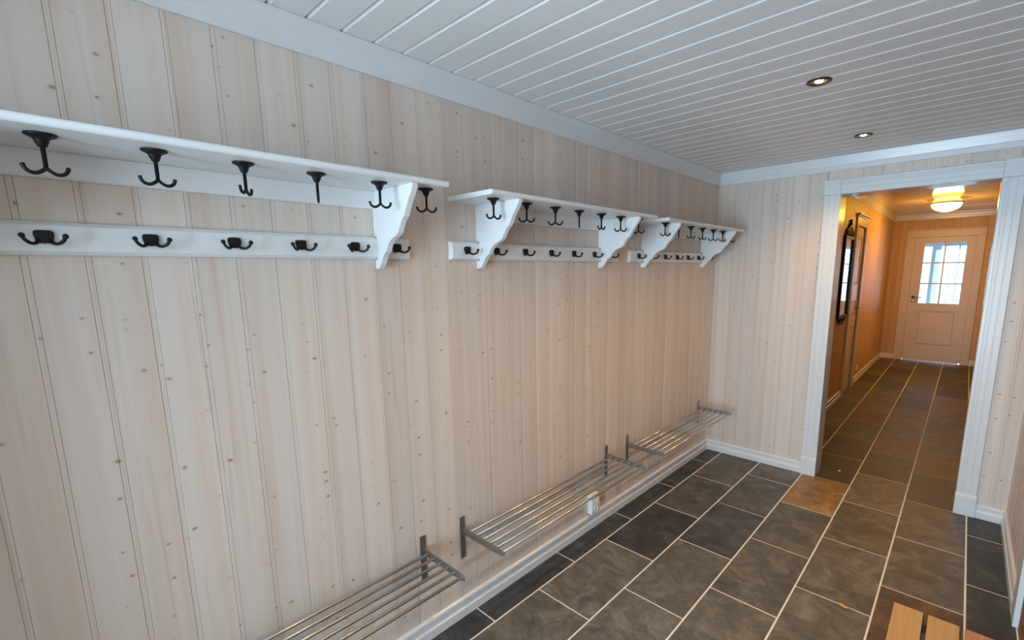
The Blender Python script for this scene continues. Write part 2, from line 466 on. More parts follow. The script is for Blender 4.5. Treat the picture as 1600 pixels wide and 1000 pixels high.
wb = MB()
BW0, BW1, BZ0, BZ1 = 0.25, 1.85, 0.10, 2.28   # unseen window added behind the viewer for the daylight
wb.box(-0.0142, W+0.0142, YB-0.14, YB-0.0142, -0.1, BZ0); wb.box(-0.0142, W+0.0142, YB-0.14, YB-0.0142, BZ1, H+0.12)
wb.box(-0.0142, BW0, YB-0.14, YB-0.0142, BZ0, BZ1); wb.box(BW1, W+0.0142, YB-0.14, YB-0.0142, BZ0, BZ1)
wb = wb.build('wall_back', PINE)
tag(wb, 'pine wall behind the viewer around the added window', 'wall', kind='structure')
k = 0
while k*PW < W:
    x0, x1 = k*PW, min((k+1)*PW, W)
    segs = [(0.0, H)] if (x1 <= BW0-0.02 or x0 >= BW1+0.02) else [(0.0, BZ0), (BZ1, H)]
    for z0, z1 in segs:
        if x1-x0 > 0.012: place('board', board_mesh(x1-x0, z1-z0, 'wall', True, True), wb, (x1, YB, z0), rz(90))
    k += 1
win = thing('added_window_1', 'large unseen window added behind the viewer to let in daylight', 'window', ((BW0+BW1)/2, YB-0.06, BZ0), kind='structure')
f = MB(); w2 = (BW1-BW0)/2; hz = BZ1-BZ0
f.box(-w2, w2, -0.05, 0.06, 0, 0.05).box(-w2, w2, -0.05, 0.06, hz-0.05, hz).box(-w2, -w2+0.05, -0.05, 0.06, 0.05, hz-0.05).box(w2-0.05, w2, -0.05, 0.06, 0.05, hz-0.05)
f.build('window_frame', WHITE, win)
MB().box(-0.02, 0.02, -0.03, 0.03, 0.05, hz-0.05).build('muntin', WHITE, win)
for s in (-1, 1):
    MB().box(min(s*0.02, s*(w2-0.05)), max(s*0.02, s*(w2-0.05)), -0.004, 0.004, 0.05, hz-0.05).build('pane', GLASS, win)
# daylight enters here: importance portal for the sky, in the window's plane
pd = bpy.data.lights.new('window_portal', 'AREA'); pd.shape = 'RECTANGLE'; pd.size = BW1-BW0; pd.size_y = hz
pd.cycles.is_portal = True
po = bpy.data.objects.new('window_portal', pd); C.objects.link(po)
po.location = ((BW0+BW1)/2, YB-0.13, (BZ0+BZ1)/2); po.rotation_euler = (math.radians(90), 0, 0)

PX = 0.44            # unseen partition added to keep window light off the near left wall
wp = MB().box(0.0, PX, -0.72, -0.60, -0.004, H).build('wall_added_partition', PINE)
tag(wp, 'unseen pine partition added behind the viewer to shade the near coat rack wall', 'wall', kind='structure')
# ------------------------------------------------------------------ ceiling
ce = MB().box(-0.14, W+0.14, YB-0.14, HY0, H+0.0142, H+0.12).build('ceiling', CEILW)
tag(ce, 'white painted board ceiling with grooves running across the room', 'ceiling', kind='structure')
boards(ce, 0.5562, YB, L, PC, lambda y, w: [((0.002, y, H), (0, math.radians(90), 0), W-0.004)], 'ceiling')

# ------------------------------------------------------------------ hall shell
wh = MB()
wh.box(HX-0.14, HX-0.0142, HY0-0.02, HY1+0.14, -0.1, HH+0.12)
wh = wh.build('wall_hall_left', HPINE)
tag(wh, 'pine board wall of the lamplit hall with mirror and narrow door', 'wall', kind='structure')
HD0, HD1, HDZ = 6.82, 7.42, 2.12        # narrow door in that wall
def hall_left(y, w):
    if y >= HD0-0.04 and y+w <= HD1+0.04: return [((HX, y, HDZ+0.04), None, HH-HDZ-0.04)]
    return [((HX, y, 0), None, HH)]
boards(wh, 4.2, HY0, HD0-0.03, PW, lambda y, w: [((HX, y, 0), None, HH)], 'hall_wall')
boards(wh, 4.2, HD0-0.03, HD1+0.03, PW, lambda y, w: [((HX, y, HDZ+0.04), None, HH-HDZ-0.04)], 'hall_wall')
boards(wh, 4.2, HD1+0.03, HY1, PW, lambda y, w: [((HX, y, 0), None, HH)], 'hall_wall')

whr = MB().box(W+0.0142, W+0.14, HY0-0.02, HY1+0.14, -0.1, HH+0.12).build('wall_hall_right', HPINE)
tag(whr, 'right hand pine wall of the hall, hidden behind the door casing', 'wall', kind='structure')
y = HY1
while y > HY0 + 0.02:
    y0 = max(y-PW, HY0)
    if y-y0 > 0.012: place('board', board_mesh(y-y0, HH, 'hall_wall', True, True), whr, (W, y, 0), rz(180))
    y -= PW
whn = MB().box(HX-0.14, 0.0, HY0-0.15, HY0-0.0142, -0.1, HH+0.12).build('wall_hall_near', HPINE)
tag(whn, 'return wall of the hall beside the opening', 'wall', kind='structure')
place('board', board_mesh(0.10, 0.25, 'hall_wall', True, True), whn, (0.0, HY0, 2.2), rz(90))
whn2 = MB().box(-0.14, W+0.14, L+0.02, HY0-0.001, H+0.121, HH+0.12).build('wall_hall_header', HPINE)
tag(whn2, 'short wall above the opening on the hall side', 'wall', kind='structure')

FD0, FD1, FDZ = 0.876, 1.642, 2.105     # front door at the far end
wf = MB()
wf.box(HX-0.14, FD0-0.02, HY1+0.0142, HY1+0.14, -0.1, HH+0.12); wf.box(FD1+0.02, W+0.14, HY1+0.0142, HY1+0.14, -0.1, HH+0.12)
wf.box(FD0-0.02, FD1+0.02, HY1+0.0142, HY1+0.14, FDZ+0.02, HH+0.12)
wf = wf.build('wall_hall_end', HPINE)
tag(wf, 'pine board wall around the glazed door at the far end of the hall', 'wall', kind='structure')
k = 0
while HX + k*PW < W:
    x0, x1 = HX+k*PW, min(HX+(k+1)*PW, W)
    for a, b, z0 in ((HX, FD0-0.04, 0.0), (FD0-0.04, FD1+0.04, FDZ+0.05), (FD1+0.04, W, 0.0)):
        p, q_ = max(x0, a), min(x1, b)
        if q_ - p > 0.012: place('board', board_mesh(q_-p, HH-z0, 'hall_wall', True, True), wf, (p, HY1, z0), rz(-90))
    k += 1

ch = MB().box(HX-0.14, W+0.14, HY0-0.001, HY1+0.14, HH+0.0142, HH+0.12).build('ceiling_hall', HALLC)
tag(ch, 'glossy white board ceiling of the hall reflecting the lamp', 'ceiling', kind='structure')
boards(ch, 4.18, HY0, HY1, PC, lambda y, w: [((HX+0.002, y, HH), (0, math.radians(90), 0), W-HX-0.004)], 'hall_ceiling')

# ------------------------------------------------------------------ crown mouldings and baseboards
CROWN = [(0, -0.100), (0.009, -0.100), (0.0115, -0.097), (0.0125, -0.066), (0.0150, -0.062), (0.0190, -0.030), (0.0235, -0.012), (0.0245, -0.003), (0.0245, -0.0012), (0, -0.0012)]
BASE = [(0, 0.001), (0.0214, 0.001), (0.0214, 0.040), (0.0195, 0.044), (0.0150, 0.047), (0.0135, 0.052), (0.0135, 0.070), (0.0150, 0.074), (0.0150, 0.081), (0.0110, 0.088), (0.0060, 0.0915), (0, 0.092)]
def run(prof, name, label, cat, axis, a, b, wall, sgn, zoff=0.0):
    pr_ = [(wall + sgn*u, z+zoff) for u, z in prof]
    o = MB().prism(pr_, axis, a, b).build(name, TRIMW)
    return tag(o, label, cat, kind='structure')
run(CROWN, 'trim_1', 'white ceiling moulding along the long coat rack wall', 'moulding', 'y', -0.60, L, 0, 1, H)
run(CROWN, 'trim_2', 'white ceiling moulding above the opening to the hall', 'moulding', 'x', 0.0, W, L, -1, H)
run(CROWN, 'trim_3', 'white ceiling moulding along the right wall', 'moulding', 'y', YB, L, W, -1, H)
run(CROWN, 'trim_4', 'lamplit ceiling moulding on the hall wall above the mirror', 'moulding', 'y', HY0, HY1, HX, 1, HH)
run(CROWN, 'trim_5', 'lamplit ceiling moulding above the far glazed door', 'moulding', 'x', HX, W, HY1, -1, HH)
run(CROWN, 'trim_6', 'ceiling moulding on the hidden right wall of the hall', 'moulding', 'y', HY0, HY1, W, -1, HH)
run(BASE, 'baseboard_left', 'white baseboard under the steel shoe racks', 'baseboard', 'y', -0.60, L, 0, 1)
run(BASE, 'baseboard_end', 'white baseboard between the corner and the left door casing', 'baseboard', 'x', 0.0, 0.783, L, -1)
run(BASE, 'baseboard_end_right', 'short white baseboard between the right door casing and the right wall', 'baseboard', 'x', 1.799, W, L, -1)
run(BASE, 'baseboard_right', 'cream lit baseboard on the right wall beside the brown door', 'baseboard', 'y', 2.929, L, W, -1)
run(BASE, 'baseboard_right_back', 'white baseboard on the right wall behind the viewer', 'baseboard', 'y', YB, 1.800, W, -1)
run(BASE, 'baseboard_back', 'white baseboard under the added window behind the viewer', 'baseboard', 'x', 0, W, YB, 1)
run(BASE, 'baseboard_hall_left_near', 'lamplit baseboard under the black framed mirror', 'baseboard', 'y', HY0, HD0-0.085, HX, 1)
run(BASE, 'baseboard_hall_left_far', 'lamplit baseboard between the narrow door and the far corner', 'baseboard', 'y', HD1+0.085, HY1, HX, 1)
run(BASE, 'baseboard_hall_end_left', 'lamplit baseboard left of the far glazed door', 'baseboard', 'x', HX, FD0-0.112, HY1, -1)
run(BASE, 'baseboard_hall_end_right', 'lamplit baseboard right of the far glazed door', 'baseboard', 'x', FD1+0.106, W, HY1, -1)
run(BASE, 'baseboard_hall_right', 'baseboard on the hidden right wall of the hall', 'baseboard', 'y', HY0, HY1, W, -1)

# ------------------------------------------------------------------ cased opening to the hall
def casing_prof(x0, x1, y_wall, t=0.018, flip=1):
    """moulded casing board, profile (x, y) with its face towards -y"""
    n = x1-x0
    s = lambda u, d: (x0+u, y_wall-d)
    return [s(0, 0), s(0, t-0.004), s(0.004, t), s(0.030, t), s(0.032, t-0.003), s(0.036, t-0.003), s(0.038, t),
            s(n-0.042, t), s(n-0.040, t-0.003), s(n-0.036, t-0.003), s(n-0.034, t), s(n-0.026, t), s(n-0.024, t-0.003), s(n-0.020, t-0.003), s(n-0.018, t), s(n-0.004, t), s(n, t-0.004), s(n, 0)]
op = thing('door_1', 'white cased opening from the coat room into the hall', 'doorway', ((DX0+DX1)/2, L, 0), kind='structure')
def lo(m, name, mat, o=op, **kw):
    me = m; org = Vector(o.location)
    me.v = [tuple(Vector(p)-org) for p in me.v]
    return me.build(name, mat, o, **kw)
lo(MB().prism(casing_prof(0.778, DX0, L), 'z', 0.145, DZ), 'casing', TRIMW)
lo(MB().prism([(2*((DX1+1.799)/2)-x, yy) for x, yy in casing_prof(DX1, 1.799, L)], 'z', 0.145, DZ), 'casing', TRIMW)
hp = [(z, yy) for z, yy in casing_prof(DZ, 2.238, L)]
m = MB().prism([(yy, z) for z, yy in hp], 'x', DX0-0.004, DX1+0.001)
lo(m, 'head_casing', TRIMW)
lo(MB().box(0.776, DX0-0.005, L-0.022, L, DZ+0.001, 2.240), 'corner_block', TRIMW, bevel=0.002)
lo(MB().box(DX1+0.002, 1.801, L-0.022, L, DZ+0.001, 2.240), 'corner_block', TRIMW, bevel=0.002)
for x0, x1 in ((0.780, DX0+0.001), (DX1-0.001, 1.801)):
    lo(MB().box(x0, x1, L-0.030, L, 0.001, 0.128), 'plinth_block', TRIMW, bevel=0.0025)
    lo(MB().prism([(L, 0.128), (L-0.030, 0.128), (L-0.030, 0.132), (L-0.025, 0.137), (L-0.021, 0.145), (L, 0.145)], 'x', x0, x1), 'plinth_cap', TRIMW)
lo(MB().box(DX0-0.018, DX0, L, HY0, 0.001, DZ+0.018), 'jamb_lining', TRIMW)
lo(MB().box(DX1, DX1+0.018, L, HY0, 0.001, DZ+0.018), 'jamb_lining', TRIMW)
lo(MB().box(DX0, DX1, L, HY0, DZ, DZ+0.018), 'head_lining', TRIMW)

# ------------------------------------------------------------------ far glazed door
fd = thing('door_2', 'cream panelled front door with six window panes at the end of the hall', 'door', ((FD0+FD1)/2, HY1, 0), kind='structure')
F = lambda m, name, mat, **kw: lo(m, name, mat, fd, **kw)
PX0, PX1, PZ0, PZ1 = 1.010, 1.533, 1.005, 2.008
yd0, yd1 = HY1+0.004, HY1+0.046
m = MB()
m.box(FD0, PX0, yd0, yd1, 0.02, FDZ).box(PX1, FD1, yd0, yd1, 0.02, FDZ)
m.box(PX0, PX1, yd0, yd1, PZ1, FDZ).box(PX0, PX1, yd0, yd1, 0.875, PZ0).box(PX0, PX1, yd0, yd1, 0.02, 0.27)
m.box(PX0, PX1, yd0+0.026, yd1, 0.27, 0.875)
leaf = F(m, 'leaf', DOORW)
MB().box(PX0+0.035-1.259, PX1-0.035-1.259, yd0+0.006-HY1, yd0+0.028-HY1, 0.305, 0.840).build('panel', DOORW, leaf, bevel=0.008)
mz = [(PZ0, 1.338), (1.338, 1.683), (1.683, PZ1)]
for z in (1.338, 1.683):
    F(MB().box(PX0, PX1, yd0-0.004, yd1-0.002, z-0.011, z+0.011), 'muntin', DOORW)
F(MB().box(1.264, 1.286, yd0-0.003, yd1-0.003, PZ0, PZ1), 'muntin', DOORW)
for xa, xb in ((PX0, 1.264), (1.286, PX1)):
    for za, zb in mz:
        F(MB().box(xa, xb, yd0+0.016, yd0+0.022, za+0.011 if za > PZ0 else za, zb-0.011 if zb < PZ1 else zb), 'pane', DIMGLASS)
hd = F(MB().lathe([(0.024, 0), (0.024, 0.006), (0.021, 0.009), (0.009, 0.010), (0.009, 0.045)], (0,0,0), 16, 'y'), 'handle', STEELD)
hd.rotation_euler = (0, 0, math.pi); hd.location = (0.935-1.259, yd0-HY1, 1.105)
for v in hd.data.vertices: v.co = v.co + Vector(fd.location)
MB().tube([(0, 0.043, 0), (-0.02, 0.047, 0), (-0.06, 0.047, 0), (-0.115, 0.044, 0)], 0.0085).build('lever', STEELD, hd)
F(MB().lathe([(0.022, 0), (0.022, -0.007), (0.018, -0.010), (0.0001, -0.010)], (0.935, yd0, 1.040), 16, 'y', caps=False), 'key_rosette', STEEL)
F(MB().box(FD0+0.012, FD1-0.02, HY1-0.030, HY1+0.05, 0.001, 0.020), 'threshold_strip', ALU, bevel=0.004)
for xa, xb in ((FD0-0.02, FD0-0.001), (FD1+0.001, FD1+0.02)):
    F(MB().box(xa, xb, HY1-0.001, HY1+0.13, 0.001, FDZ+0.02), 'frame_lining', DOORW)
F(MB().box(FD0-0.001, FD1+0.001, HY1-0.001, HY1+0.13, FDZ+0.001, FDZ+0.02), 'frame_lining', DOORW)
for xa, xb in ((FD0-0.02, FD0+0.014), (FD1-0.014, FD1+0.02)):
    F(MB().box(xa, xb, yd1+0.0005, yd1+0.03, 0.02, FDZ), 'door_stop', DOORW)
F(MB().box(FD0, FD1, yd1+0.0005, yd1+0.03, FDZ-0.014, FDZ+0.001), 'door_stop', DOORW)
ct = 0.020
F(MB().box(FD0-0.118, FD0-0.002, HY1-ct, HY1, 0.001, FDZ+0.004), 'casing', DOORW, bevel=0.003)
F(MB().box(FD1+0.002, FD1+0.104, HY1-ct, HY1, 0.001, FDZ+0.004), 'casing', DOORW, bevel=0.003)
F(MB().box(FD0-0.118, FD1+0.104, HY1-ct, HY1, FDZ+0.005, FDZ+0.112), 'head_casing', DOORW, bevel=0.003)
F(MB().box(FD0-0.135, FD1+0.118, HY1-ct-0.012, HY1, FDZ+0.112, FDZ+0.130), 'head_cap', DOORW, bevel=0.003)

# ------------------------------------------------------------------ narrow door in the hall's left wall
nd_ = thing('door_3', 'narrow white panelled door beside the mirror in the hall', 'door', (HX, (HD0+HD1)/2, 0), kind='structure')
N = lambda m, name, mat, **kw: lo(m, name, mat, nd_, **kw)
x0, x1 = HX-0.050, HX-0.008
m = MB()
pan = [(0.20, 0.86), (1.00, 1.20), (1.40, 2.00)]
m.box(x0, x1, HD0, HD0+0.10, 0.008, HDZ).box(x0, x1, HD1-0.10, HD1, 0.008, HDZ)
zs = [0.008] + [z for p in pan for z in p] + [HDZ]
for a, b in zip(zs[0::2], zs[1::2]): m.box(x0, x1, HD0+0.10, HD1-0.10, a, b)
for a, b in pan: m.box(x0, x1-0.014, HD0+0.10, HD1-0.10, a, b)
leaf = N(m, 'leaf', DOORW)
for a, b in pan:
    MB().box(-0.024, -0.013, HD0+0.135-7.12, HD1-0.135-7.12, a+0.035, b-0.035).build('panel', DOORW, leaf, bevel=0.004)
h3 = N(MB().lathe([(0.023, 0), (0.023, 0.006), (0.009, 0.008), (0.009, 0.045)], (x1, HD1-0.065, 1.10), 14, 'x'), 'handle', STEELD)
MB().tube([(x1+0.043-HX, HD1-0.065-7.12, 1.10), (x1+0.047-HX, HD1-0.09-7.12, 1.10), (x1+0.045-HX, HD1-0.18-7.12, 1.10)], 0.008).build('lever', STEELD, h3)
for a, b in ((HD0-0.083, HD0-0.002), (HD1+0.002, HD1+0.083)):
    N(MB().box(HX, HX+0.019, a, b, 0.14, HDZ+0.003), 'casing', DOORW, bevel=0.003)
    N(MB().box(HX, HX+0.027, a-0.004, b+0.002, 0.001, 0.14), 'plinth_block', DOORW, bevel=0.003)
N(MB().box(HX, HX+0.019, HD0-0.083, HD1+0.083, HDZ+0.004, HDZ+0.100), 'head_casing', DOORW, bevel=0.003)
N(MB().prism([(HX, HDZ+0.100), (HX+0.022, HDZ+0.100), (HX+0.030, HDZ+0.115), (HX+0.045, HDZ+0.125), (HX+0.045, HDZ+0.140), (HX, HDZ+0.140)], 'y', HD0-0.105, HD1+0.105), 'cornice', DOORW)

# ------------------------------------------------------------------ brown door in the right wall
rd = thing('door_4', 'brown wooden door with white casing at the lower right corner', 'door', (W, (RD0+RD1)/2, 0), kind='structure')
Rr = lambda m, name, mat, **kw: lo(m, name, mat, rd, **kw)
Rr(MB().box(W+0.030, W+0.075, RD0+0.003, RD1-0.003, 0.025, 2.115), 'leaf', BROWN)
Rr(MB().box(W-0.003, W+0.12, RD0, RD1, 0.001, 0.022), 'threshold', BROWN, bevel=0.004)
Rr(MB().box(W-0.021, W, RD1+0.004, RD1+0.112, 0.001, 2.12), 'casing', TRIMW, bevel=0.002)
Rr(MB().box(W-0.021, W, RD0-0.112, RD0-0.004, 0.001, 2.12), 'casing', TRIMW, bevel=0.002)
Rr(MB().box(W-0.021, W, RD0-0.112, RD1+0.112, 2.121, 2.225), 'head_casing', TRIMW, bevel=0.002)
Rr(MB().box(W, W+0.12, RD1, RD1+0.018, 0.001, 2.13), 'jamb_lining', BROWN)
Rr(MB().box(W, W+0.12, RD0-0.018, RD0, 0.001, 2.13), 'jamb_lining', BROWN)
Rr(MB().lathe([(0.024, 0), (0.024, -0.006), (0.010, -0.008), (0.010, -0.05), (0.024, -0.055), (0.026, -0.07), (0.015, -0.08)], (W+0.030, RD0+0.08, 1.05), 14, 'x'), 'door_knob', STEELD)

# ------------------------------------------------------------------ coat racks
# iron hat hook, hanging under a shelf: origin at the flange's top, prongs along local y
hook_me = MB().lathe([(0.0255, 0), (0.0255, -0.0030), (0.0225, -0.0055), (0.0150, -0.0085), (0.0115, -0.0130), (0.0105, -0.0185), (0.0085, -0.0200), (0.0080, -0.0245), (0.0042, -0.0260), (0.0038, -0.0700)], (0,0,0), 20).mesh('hat_hook', IRON)
pp = smoothpath([(0, 0, -0.066), (0, 0.006, -0.0725), (0, 0.015, -0.0775), (0, 0.024, -0.0765), (0, 0.0305, -0.0705), (0, 0.0335, -0.0610)])
prong_me = MB().tube(pp, [0.0038]*(len(pp)-4) + [0.0038, 0.0039, 0.0040, 0.0036], 8).mesh('prong', IRON)
# double coat hook: origin on the rail's face, plate in the y-z plane
sh = [(-0.0165, 0.014), (-0.0125, 0.0165), (0.0, 0.0170), (0.0125, 0.0165), (0.0165, 0.014), (0.0175, 0.006), (0.0160, -0.003), (0.0130, -0.0105), (0.0075, -0.0140), (0.0035, -0.0125), (0.0, -0.0150), (-0.0035, -0.0125), (-0.0075, -0.0140), (-0.0130, -0.0105), (-0.0160, -0.003), (-0.0175, 0.006)]
plate_me = MB().prism(sh, 'x', 0.0, 0.0055).mesh('coat_hook', IRON, bevel=0.0015)
ap = smoothpath([(0.003, 0.009, -0.006), (0.010, 0.0135, -0.0125), (0.019, 0.0195, -0.0150), (0.0265, 0.0265, -0.0120), (0.0300, 0.0320, -0.0055), (0.0305, 0.0345, 0.0010)])
arm_me = MB().tube(ap, [0.0046]*5 + [0.0038]*(len(ap)-5), 8).ball((0.0305, 0.0350, 0.0025), 0.0062).mesh('arm', IRON)
ap2 = [(p[0], -p[1], p[2]) for p in ap]
arm2_me = MB().tube(ap2, [0.0046]*5 + [0.0038]*(len(ap)-5), 8).ball((0.0305, -0.0350, 0.0025), 0.0062).mesh('arm', IRON)

SD = 0.280           # shelf depth
ZS0, ZS1 = 1.906, 1.924
bpro = smoothpath([(0.270, 1.9055, 0), (0.2685, 1.893, 0), (0.258, 1.876, 0), (0.238, 1.850, 0), (0.222, 1.826, 0), (0.2105, 1.806, 0), (0.195, 1.795, 0), (0.181, 1.777, 0), (0.167, 1.755, 0), (0.148, 1.744, 0), (0.118, 1.733, 0), (0.096, 1.715, 0), (0.082, 1.694, 0), (0.066, 1.685, 0), (0.052, 1.668, 0), (0.040, 1.650, 0), (0.022, 1.634, 0)], 3)
bracket_prof = [(p[0], p[1]) for p in bpro] + [(0.0, 1.634), (0.0, 1.6665), (0.0187, 1.6665), (0.0187, 1.7485), (0.0, 1.7485), (0.0, 1.9055)]
def coat_rack(y0, y1, label, brk, top, low, widths):
    o = thing('coat_rack', label, 'coat rack', (0, y0, ZS0), 'white coat racks on the long wall')
    K = lambda m, name, mat, par=o, **kw: lo(m, name, mat, o, **kw)
    # shelf with a rounded front edge
    pf = [(0.0005, ZS0), (SD-0.006, ZS0), (SD-0.002, ZS0+0.003), (SD, ZS0+0.007), (SD, ZS1-0.006), (SD-0.002, ZS1-0.002), (SD-0.006, ZS1), (0.0005, ZS1)]
    K(MB().prism(pf, 'y', y0, y1), 'shelf', WHITE)
    for yb in brk:
        K(MB().prism(bracket_prof, 'y', yb, yb+0.020), 'bracket', WHITE)
    K(MB().prism([(0.0005, 1.845), (0.016, 1.845), (0.019, 1.849), (0.019, ZS0-0.0006), (0.0005, ZS0-0.0006)], 'y', brk[0]+0.0205, brk[1]-0.0005), 'back_rail', WHITE)
    # lower rail with bevelled edges
    ra, rb, za, zb, t, c = y0-0.005, y1+0.003, 1.669, 1.746, 0.018, 0.009
    vs_ = [(0.0005, ra, za), (0.0005, rb, za), (0.0005, rb, zb), (0.0005, ra, zb), (0.010, ra, za), (0.010, rb, za), (0.010, rb, zb), (0.010, ra, zb),
           (t, ra+c, za+c), (t, rb-c, za+c), (t, rb-c, zb-c), (t, ra+c, zb-c)]
    fs = [(3,2,1,0), (8,9,10,11)] + [(k+i, k+(i+1) % 4, k+4+(i+1) % 4, k+4+i) for k in (0, 4) for i in range(4)]
    K(MB().add(vs_, fs), 'hook_rail', WHITE)
    for yy, wd in zip(top, widths):
        hx = 0.195
        view = math.atan2(yy, -(1.6142-hx))                 # direction from the viewer, seen in plan
        ang = view + math.acos(max(-1, min(1, wd/0.068))) * (1 if wd >= 0 else -1)
        h_ = place('hat_hook', hook_me, o, (hx, yy-y0, 0.0), (0, 0, ang))
        place('prong', prong_me, h_); place('prong', prong_me, h_, rot=(0, 0, math.pi))
    for yy in low:
        h_ = place('coat_hook', plate_me, o, (t, yy-y0, 1.709-ZS0))
        place('arm', arm_me, h_); place('arm', arm2_me, h_)
    return o
coat_rack(-0.258, 1.000, 'white coat rack nearest the viewer, cut off by the left picture edge', (-0.115, 0.862),
          [-0.140, 0.0443, 0.225, 0.4065, 0.5916, 0.788, 0.963], [-0.168, 0.026, 0.220, 0.411, 0.597, 0.778, 0.942], [0.06, 0.0675, 0.066, 0.026, 0.0, 0.066, 0.067])
coat_rack(1.197, 2.455, 'middle white coat rack of the three, both scalloped brackets showing', (1.345, 2.268),
          [1.2765, 1.466, 1.655, 1.832, 2.019, 2.198, 2.385], [1.278, 1.447, 1.634, 1.827, 2.014, 2.204, 2.372], [0.057, 0.067, 0.067, 0.0, 0.036, 0.0645, 0.067])
coat_rack(2.590, 3.835, 'white coat rack farthest away, beside the room corner', (2.755, 3.680),
          [2.704, 2.888, 3.069, 3.254, 3.444, 3.620, 3.785], [2.694, 2.866, 3.051, 3.232, 3.412, 3.600, 3.785], [0.057, 0.0, 0.051, 0.052, 0.067, 0.041, 0.063])

# ------------------------------------------------------------------ shoe racks
rod_cache = {}
def shoe_rack(ya, yb, label):
    o = thing('shoe_rack', label, 'shoe rack', (0, ya, 0.29), 'steel shoe racks on the long wall')
    ln = yb-ya
    for yy in (0, ln):
        MB().box(0.0005, 0.004, yy-0.014, yy+0.014, 0.0, 0.208).build('wall_plate', STEELD, o, bevel=0.0008)
        s = 1 if yy == 0 else -1
        prof = [(0.004, 0.128), (0.004, 0.154), (0.270, 0.154), (0.284, 0.150), (0.289, 0.142), (0.286, 0.134), (0.274, 0.129), (0.20, 0.126), (0.05, 0.124)]
        MB().prism(prof, 'y', yy-0.004, yy+0.004).build('side_arm', STEELD, o, bevel=0.0008)
    for i in range(6):
        xx = 0.048 + i*0.0455
        MB().lathe([(0.0062, 0.0045), (0.0062, ln-0.0045)], (xx, 0, 0.146), 12, 'y').build('rod', STEEL, o)
    return o
shoe_rack(-0.185, 0.992, 'steel rod shoe rack nearest the viewer, cut off by the bottom picture edge')
shoe_rack(1.205, 2.376, 'middle steel rod shoe rack, above the white wall socket')
shoe_rack(2.630, 3.778, 'steel rod shoe rack farthest away, beside the room corner')

# ------------------------------------------------------------------ wall sockets
def socket(loc, label, w=0.082, h=0.125, d=0.036, two=True):
    o = thing('wall_socket', label, 'socket', loc)
    MB().box(0.0005, d, -w/2, w/2, -h/2, h/2).build('box', PLASTIC, o, bevel=0.004)
    for z in ((-h/4, h/4) if two else (0,)):
        MB().lathe([(0.0215, 0.0), (0.0215, 0.003), (0.0185, 0.003), (0.0175, 0.0006), (0.0001, 0.0006)], (d, 0, z), 16, 'x', caps=False).build('outlet', PLASTIC, o)
    return o
socket((0, 2.222, 0.168), 'white double wall socket under the middle shoe rack')
socket((HX, 7.83, 0.205), 'small white socket low on the hall wall past the narrow door', 0.07, 0.07, 0.02, False)

# ------------------------------------------------------------------ lamps
def downlight(x, y, label):
    o = thing('recessed_spot', label, 'ceiling light', (x, y, H), 'recessed ceiling spots')
    MB().lathe([(0.030, -0.0035), (0.034, -0.006), (0.044, -0.0055), (0.0475, -0.003), (0.0480, -0.0002), (0.030, -0.0002)], (0,0,0), 28, caps=False).build('trim_ring', BRONZE, o)
    MB().lathe([(0.0300, -0.0040), (0.0240, -0.0012), (0.0150, -0.0006)], (0,0,0), 28, caps=False).build('reflector', simple('warm_reflector', (0.95, 0.72, 0.35), 0.25, 1.0), o)
    MB().lathe([(0.0150, -0.0007), (0.0135, -0.0040), (0.008, -0.0058), (0.0002, -0.0064)], (0,0,0), 24, caps=False).build('bulb', emit('spot_bulb', (1.0, 0.80, 0.45), 18.0), o)
    ld = bpy.data.lights.new('spot_glow', 'SPOT'); ld.energy = SPOT_W; ld.color = WARM; ld.spot_size = math.radians(135); ld.spot_blend = 1.0; ld.shadow_soft_size = 0.03
    lob = bpy.data.objects.new('spot_glow', ld); C.objects.link(lob); lob.parent = o; lob.location = (0, 0, -0.03)
downlight(1.061, 2.363, 'recessed ceiling spot, the larger looking of the two lit ones')
downlight(1.062, 3.470, 'recessed ceiling spot closest to the doorway to the hall')
downlight(1.061, 1.255, 'recessed ceiling spot just above the top picture edge')

hl = thing('dome_lamp', 'round white glass dome lamp glowing on the hall ceiling', 'ceiling lamp', (1.295, 8.28, HH))
OPAL = emit('lit_opal_glass', (1.0, 0.48, 0.05), HALL_E)
COLLAR = emit('dim_opal_collar', (1.0, 0.50, 0.10), 0.6)
MB().lathe([(0.120, -0.0006), (0.140, -0.020), (0.156, -0.050)], (0,0,0), 40, caps=False).build('glass_collar', COLLAR, hl)
MB().lathe([(0.152, -0.046), (0.168, -0.048), (0.172, -0.056), (0.168, -0.064), (0.157, -0.066)], (0,0,0), 40, caps=False).build('rim', simple('lamp_rim_metal', (0.22, 0.15, 0.08), 0.4, 0.6), hl)
dome = [(0.157*math.cos(t), -0.064-0.100*math.sin(t)) for t in [i*math.pi/2/9 for i in range(10)]]
dome[-1] = (0.0004, dome[-1][1])
MB().lathe(dome, (0,0,0), 40, caps=False).build('glass_dome', OPAL, hl)

